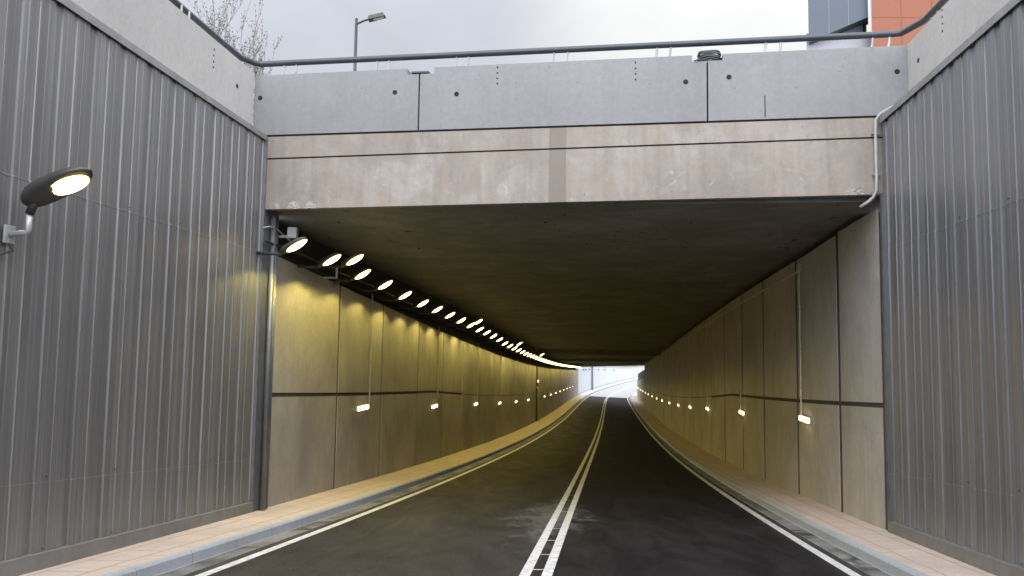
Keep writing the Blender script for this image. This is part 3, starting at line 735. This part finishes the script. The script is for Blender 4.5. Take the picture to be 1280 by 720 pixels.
def blab(s, i, last):
    sd = 'left' if s < 0 else 'right'
    if i == 0: return 'nearest lit bulkhead light on the %s tunnel wall' % sd
    if i < 9: return '%s lit bulkhead light from the portal on the %s tunnel wall' % (ordw[i], sd)
    return 'tiny distant lit bulkhead light on the %s tunnel wall, beyond its ninth' % sd
yl = [17.4, 25.0, 33.0, 40.2, 47.2, 54.2, 67.5, 74.5, 81.5, 88.5, 95.5, 102.5, 109.5, 116.5]
yr = [15.2, 22.8, 31.3, 38.6, 45.7, 53.0, 60.8, 68.0, 75.5, 83.0, 89.5]
for s, L, hc in ((-1, yl, 2.62), (1, yr, 3.35)):
    pr = bulk_proto(s, hc)
    for i, y in enumerate(L):
        h = lerp([(15, 1.67), (17.4, 1.79), (25, 1.88), (33, 1.96), (200, 1.95)], y)
        if s > 0: h = lerp([(15.2, 1.67), (22.8, 1.82), (31, 1.91), (200, 1.91)], y)
        loc = (side(y, s), y, zr(y)+h); rot = -math.atan(dxc(y))
        if i == 0: pr.location = loc; pr.rotation_euler = (0, 0, rot); pr['label'] = blab(s, 0, 0); rt = pr
        else: rt = dup(pr, loc, rot, blab(s, i, 0))
        if s > 0:
            for c in rt.children:
                if c.name.startswith('conduit') and 'clip' not in c.name: c.scale.z = (zt(y)-.40-loc[2])/hc
# short lights on the low exit wall
ql = None
for y in (96.5, 104, 112, 120):
    if ql is None:
        ql = thing('bulkhead_light', 'tiny lit bulkhead light on the low wall at the tunnel exit', 'light', (0, 0, 0), 'small lit bulkhead lights on the low exit wall')
        MB().box((-.028, 0, 0), (.056, .60, .15)).build('housing', M['arm'], ql); MB().box((-.088, 0, 0), (.062, .55, .115)).build('diffuser', M['bulk'], ql)
        o = ql
    else: o = dup(ql, (0, 0, 0), 0, ql['label'])
    o.location = (side(y, 1), y, zr(y)+1.9); o.rotation_euler = (0, 0, -math.atan(dxc(y)))
hi = thing('bulkhead_light', 'single lit bulkhead light high in the dark joint of the left tunnel wall', 'light', (side(60.9, -1), 60.9, zr(60.9)+3.3))
b_ = root_loc(hi)
MB().box(b_+Vector((.03, 0, 0)), (.10, .3, .2)).build('housing', M['arm'], hi); MB().box(b_+Vector((.11, 0, 0)), (.06, .24, .16)).build('diffuser', M['bulk'], hi)
cr = thing('wall_conduit', 'thin horizontal conduit high on the right tunnel wall joining the vertical ones', 'conduit', (side(16, 1), 16, 1.7))
for a, b in ((15.54, 60.8), (75.3, 90)):
    MB().tube([Vector((side(y, 1, -.03), y, zt(y)-.40)) for y in steps(a, b)], .018, 6).build('pipe', M['conduit'], cr)
for y in (15.54, 23.14): MB().box((side(y, 1, -.035), y, zt(y)-.33), (.07, .09, .14)).build('junction_box', M['conduit'], cr)
# ------------------------------------------------------------------ background: street lamp, bare trees, building
sl = thing('street_lamp', 'tall grey street lamp standing behind the bridge parapet', 'street lamp', (-6.60, 30.5, 3.40))
MB().tube([(-6.60, 30.5, 3.40), (-6.60, 30.5, 8.00), (-6.60, 30.5, 13.55)], .10, 8, r2=.06).build('pole', M['rail'], sl, smooth=True)
MB().tube([(-6.60, 30.5, 13.30), (-6.29, 30.4, 13.40), (-5.94, 30.3, 13.47)], .04, 6).build('arm', M['rail'], sl)
m = MB(); m.hexa([(-6.06, 30.15, 13.38), (-5.32, 29.95, 13.45), (-5.32, 30.22, 13.45), (-6.06, 30.5, 13.38), (-6.06, 30.2, 13.55), (-5.44, 30.0, 13.61), (-5.44, 30.18, 13.61), (-6.06, 30.45, 13.55)]); m.build('lamp_head', M['lamp'], sl)
MB().hexa([(-5.84, 30.18, 13.38), (-5.39, 30.03, 13.43), (-5.39, 30.17, 13.43), (-5.84, 30.42, 13.38), (-5.84, 30.18, 13.40), (-5.39, 30.03, 13.45), (-5.39, 30.17, 13.45), (-5.84, 30.42, 13.40)]).build('lamp_glass', M['white'], sl)
def bare_tree(x, y, h, label, seed, spread=1.):
    rr = random.Random(seed); z0 = 3.4
    t = thing('bare_tree', label, 'tree', (x, y, z0), 'leafless trees behind the left wall')
    MB().tube([(x, y, z0), (x+.1, y, z0+h*.35), (x+.05, y+.1, z0+h*.6)], .09, 7, r2=.04).build('trunk', M['bark'], t, smooth=True)
    m = MB()
    def br_(p, d, L, r, dep):
        n = 4; q = [p]
        for i in range(n):
            d = (d+Vector((rr.uniform(-.16, .16), rr.uniform(-.16, .16), .10))).normalized(); q.append(q[-1]+d*L/n)
        m.tube(q, r, 4, cap=False, r2=r*.45)
        if dep > 0:
            for k in range(3 if dep > 1 else 4):
                i = rr.randint(1, n); a = rr.uniform(0, 2*math.pi); e = rr.uniform(.35, .8)
                nd = (d+Vector((math.cos(a)*e, math.sin(a)*e, .25))).normalized()
                br_(q[i], nd, L*rr.uniform(.35, .6), r*.55, dep-1)
        else:
            for i in range(1, n+1):
                for _ in range(2):
                    b = q[i]+Vector((rr.uniform(-.05, .05), rr.uniform(-.05, .05), rr.uniform(0, .06)))
                    m.tube([q[i], b], .011, 3, cap=False)
    for k in range(13):
        a = rr.uniform(0, 2*math.pi); hh = rr.uniform(.15, .5)*h
        br_(Vector((x+.05, y, z0+hh)), Vector((math.cos(a)*.24*spread, math.sin(a)*.24*spread, 1)).normalized(), h*rr.uniform(.25, .42), .018, 2)
    m.build('twigs', M['bark'], t)
bare_tree(-9.8, 24.5, 9.6, 'leafless bushy tree rising highest behind the left side wall at the frame top', 3, 1.2)
bare_tree(-8.8, 23.8, 7.6, 'shorter leafless tree behind the left wall, between the tallest one and the corner', 5, .9)
bare_tree(-8.2, 24.2, 6.0, 'lowest leafless shrub at the corner where the handrail bends', 9, .7)
bd = thing('apartment_building', 'modern block with blue grey panels and orange side above the right end of the bridge', 'building', (28, 62, 3.4))
def bx(x0, x1, y0, y1, z0, z1, name, mat, par=bd, z1b=None):
    z1b = z1 if z1b is None else z1b
    return MB().hexa([(x0, y0, z0), (x1, y0, z0), (x1+(y1-y0)*.5, y1, z0), (x0+(y1-y0)*.5, y1, z0), (x0, y0, z1), (x1, y0, z1b), (x1+(y1-y0)*.5, y1, z1b), (x0+(y1-y0)*.5, y1, z1)]).build(name, mat, par)
bx(23.9, 37, 60.6, 75, 3.4, 26.2, 'rear_wall', M['greyf'])
# projecting panelled bay with a sloping underside
#MB().hexa([(23.8, 60, 26.1-1.4), (28.72, 60, 27.1-.1), (28.72, 61.5, 27.0), (23.8, 61.5, 24.7), (23.8, 60, 30.2), (28.72, 60, 31.9), (28.72, 61.5, 31.9), (23.8, 61.5, 30.2)])
bay = MB().hexa([(23.85, 60, 25.2), (28.72, 60, 27.4), (29.4, 61.4, 27.4), (24.55, 61.4, 25.2), (23.85, 60, 29.9), (28.72, 60, 31.7), (29.4, 61.4, 31.7), (24.55, 61.4, 29.9)])
bay.build('panelled_bay', M['blue'], bd)
bx(24.9, 28.7, 60.9, 74, 26.3, 36, 'upper_wall', M['blue'])
wn = bx(25.6, 28.2, 60.8, 60.95, 31.0, 34.5, 'window', M['greyf'])
bx(25.75, 28.05, 60.74, 60.79, 31.15, 34.35, 'pane', M['glass'], wn)
bx(28.76, 40, 59.6, 74, 3.4, 36, 'orange_wall', M['orange'])
bx(28.70, 28.80, 59.55, 59.9, 3.4, 36, 'corner_trim', M['greyf'])
bx(24.0, 37, 60.5, 74.8, 36.0, 36.4, 'roof', M['greyf'])
for z in (27.2, 30.2, 33.2): bx(28.82, 40, 59.585, 59.6, z, z+.05, 'cladding_joint', M['orange_d'])
for x in (31.2, 33.7): bx(x, x+.05, 59.58, 59.6, 3.4, 36, 'cladding_joint', M['orange_d'])
for x in (25.5, 27.1): MB().hexa([(x, 59.985, 25.96+(x-25.5)*.45), (x+.05, 59.985, 25.96+(x-25.5)*.45), (x+.05, 60, 25.96+(x-25.5)*.45), (x, 60, 25.96+(x-25.5)*.45), (x, 59.985, 30.5+(x-25.5)*.37), (x+.05, 59.985, 30.5+(x-25.5)*.37), (x+.05, 60, 30.5+(x-25.5)*.37), (x, 60, 30.5+(x-25.5)*.37)]).build('panel_joint', M['post'], bd)
# ------------------------------------------------------------------ world, sun, camera
w = bpy.data.worlds.new('World'); SC.world = w; w.use_nodes = True; nt = w.node_tree
bg = nt.nodes['Background']
sky = nn(nt, 'ShaderNodeTexSky', sky_type='NISHITA'); sky.sun_disc = False
SUN_EL, SUN_AZ = 42., 188.       # azimuth from +Y towards +X
sky.sun_elevation = math.radians(SUN_EL); sky.sun_rotation = math.radians(SUN_AZ); sky.air_density = 1.; sky.dust_density = 3.
tc = nn(nt, 'ShaderNodeTexCoord'); sp = nn(nt, 'ShaderNodeSeparateXYZ'); nt.links.new(tc.outputs['Generated'], sp.inputs[0])
# overcast layer: brighter towards the zenith, uneven cloud
mp = nn(nt, 'ShaderNodeMapping'); mp.inputs['Scale'].default_value = (1, 1, 2.6); nt.links.new(tc.outputs['Generated'], mp.inputs[0])
n1 = nn(nt, 'ShaderNodeTexNoise'); n1.inputs['Scale'].default_value = 2.6; n1.inputs['Detail'].default_value = 8; n1.inputs['Roughness'].default_value = .52; n1.inputs['Distortion'].default_value = .5
nt.links.new(mp.outputs[0], n1.inputs['Vector'])
el = nn(nt, 'ShaderNodeMapRange', interpolation_type='SMOOTHSTEP'); nt.links.new(sp.outputs[2], el.inputs[0])
el.inputs[1].default_value = .36; el.inputs[2].default_value = .85; el.inputs[3].default_value = 7.0; el.inputs[4].default_value = 17.
bk = nn(nt, 'ShaderNodeMapRange', interpolation_type='SMOOTHSTEP'); nt.links.new(sp.outputs[1], bk.inputs[0])
bk.inputs[1].default_value = -.55; bk.inputs[2].default_value = .35; bk.inputs[3].default_value = 27.; bk.inputs[4].default_value = 0.  # extra sky brightness added behind the camera to fill surfaces facing it
elb = mathn(nt, 'ADD', el.outputs[0], bk.outputs[0])
cl = nn(nt, 'ShaderNodeMapRange'); nt.links.new(n1.outputs['Fac'], cl.inputs[0]); cl.inputs[1].default_value = .3; cl.inputs[2].default_value = .7; cl.inputs[3].default_value = .92; cl.inputs[4].default_value = 1.09
# brighter patch of thin cloud
dv = nn(nt, 'ShaderNodeVectorMath', operation='DOT_PRODUCT'); nt.links.new(tc.outputs['Generated'], dv.inputs[0]); dv.inputs[1].default_value = Vector((.26, .88, .42)).normalized()
gl = nn(nt, 'ShaderNodeMapRange', interpolation_type='SMOOTHSTEP'); nt.links.new(dv.outputs['Value'], gl.inputs[0]); gl.inputs[1].default_value = .955; gl.inputs[2].default_value = .998; gl.inputs[3].default_value = 1.; gl.inputs[4].default_value = 1.38
val = mathn(nt, 'MULTIPLY', mathn(nt, 'MULTIPLY', elb, cl.outputs[0]), gl.outputs[0])
tint = mix(nt, ramp(nt, mathn(nt, 'MULTIPLY', gl.outputs[0], .7), .70, .95), (.94, .975, 1.075), (1., 1., 1.))
sc_ = nn(nt, 'ShaderNodeVectorMath', operation='SCALE'); nt.links.new(tint, sc_.inputs[0]); nt.links.new(val, sc_.inputs['Scale'])
fin = mix(nt, .96, sky.outputs[0], sc_.outputs[0])
nt.links.new(fin, bg.inputs[0]); bg.inputs[1].default_value = .1
sd = bpy.data.lights.new('sun', 'SUN'); sd.energy = 1.0; sd.angle = math.radians(40); sd.color = (1, .96, .9)
so = bpy.data.objects.new('sun', sd); COL.objects.link(so)
a, e = math.radians(SUN_AZ), math.radians(SUN_EL)
dirv = Vector((math.sin(a)*math.cos(e), math.cos(a)*math.cos(e), math.sin(e)))
so.rotation_euler = dirv.to_track_quat('Z', 'Y').to_euler(); so.location = (0, 0, 30)
cd = bpy.data.cameras.new('camera'); cam = bpy.data.objects.new('camera', cd); COL.objects.link(cam)
cd.sensor_width = 36; cd.lens = 950/1280*36; cd.clip_end = 3000; cd.clip_start = .05
th = math.atan(76/950); R = .01433
r0 = Vector((1, 0, 0)); u0_ = Vector((0, -math.sin(th), math.cos(th))); f0 = Vector((0, math.cos(th), math.sin(th)))
r1 = r0*math.cos(R)+u0_*math.sin(R); u1 = u0_*math.cos(R)-r0*math.sin(R)
cam.matrix_world = Matrix(((r1.x, u1.x, -f0.x, 0), (r1.y, u1.y, -f0.y, 0), (r1.z, u1.z, -f0.z, 0), (0, 0, 0, 1)))
SC.camera = cam
SC.render.engine = 'CYCLES'
SC.cycles.use_denoising = True
SC.cycles.max_bounces = 8; SC.cycles.diffuse_bounces = 5; SC.cycles.glossy_bounces = 4; SC.cycles.sample_clamp_indirect = 6.
SC.view_settings.view_transform = 'Standard'; SC.view_settings.look = 'None'; SC.view_settings.exposure = 0.; SC.view_settings.gamma = 1.
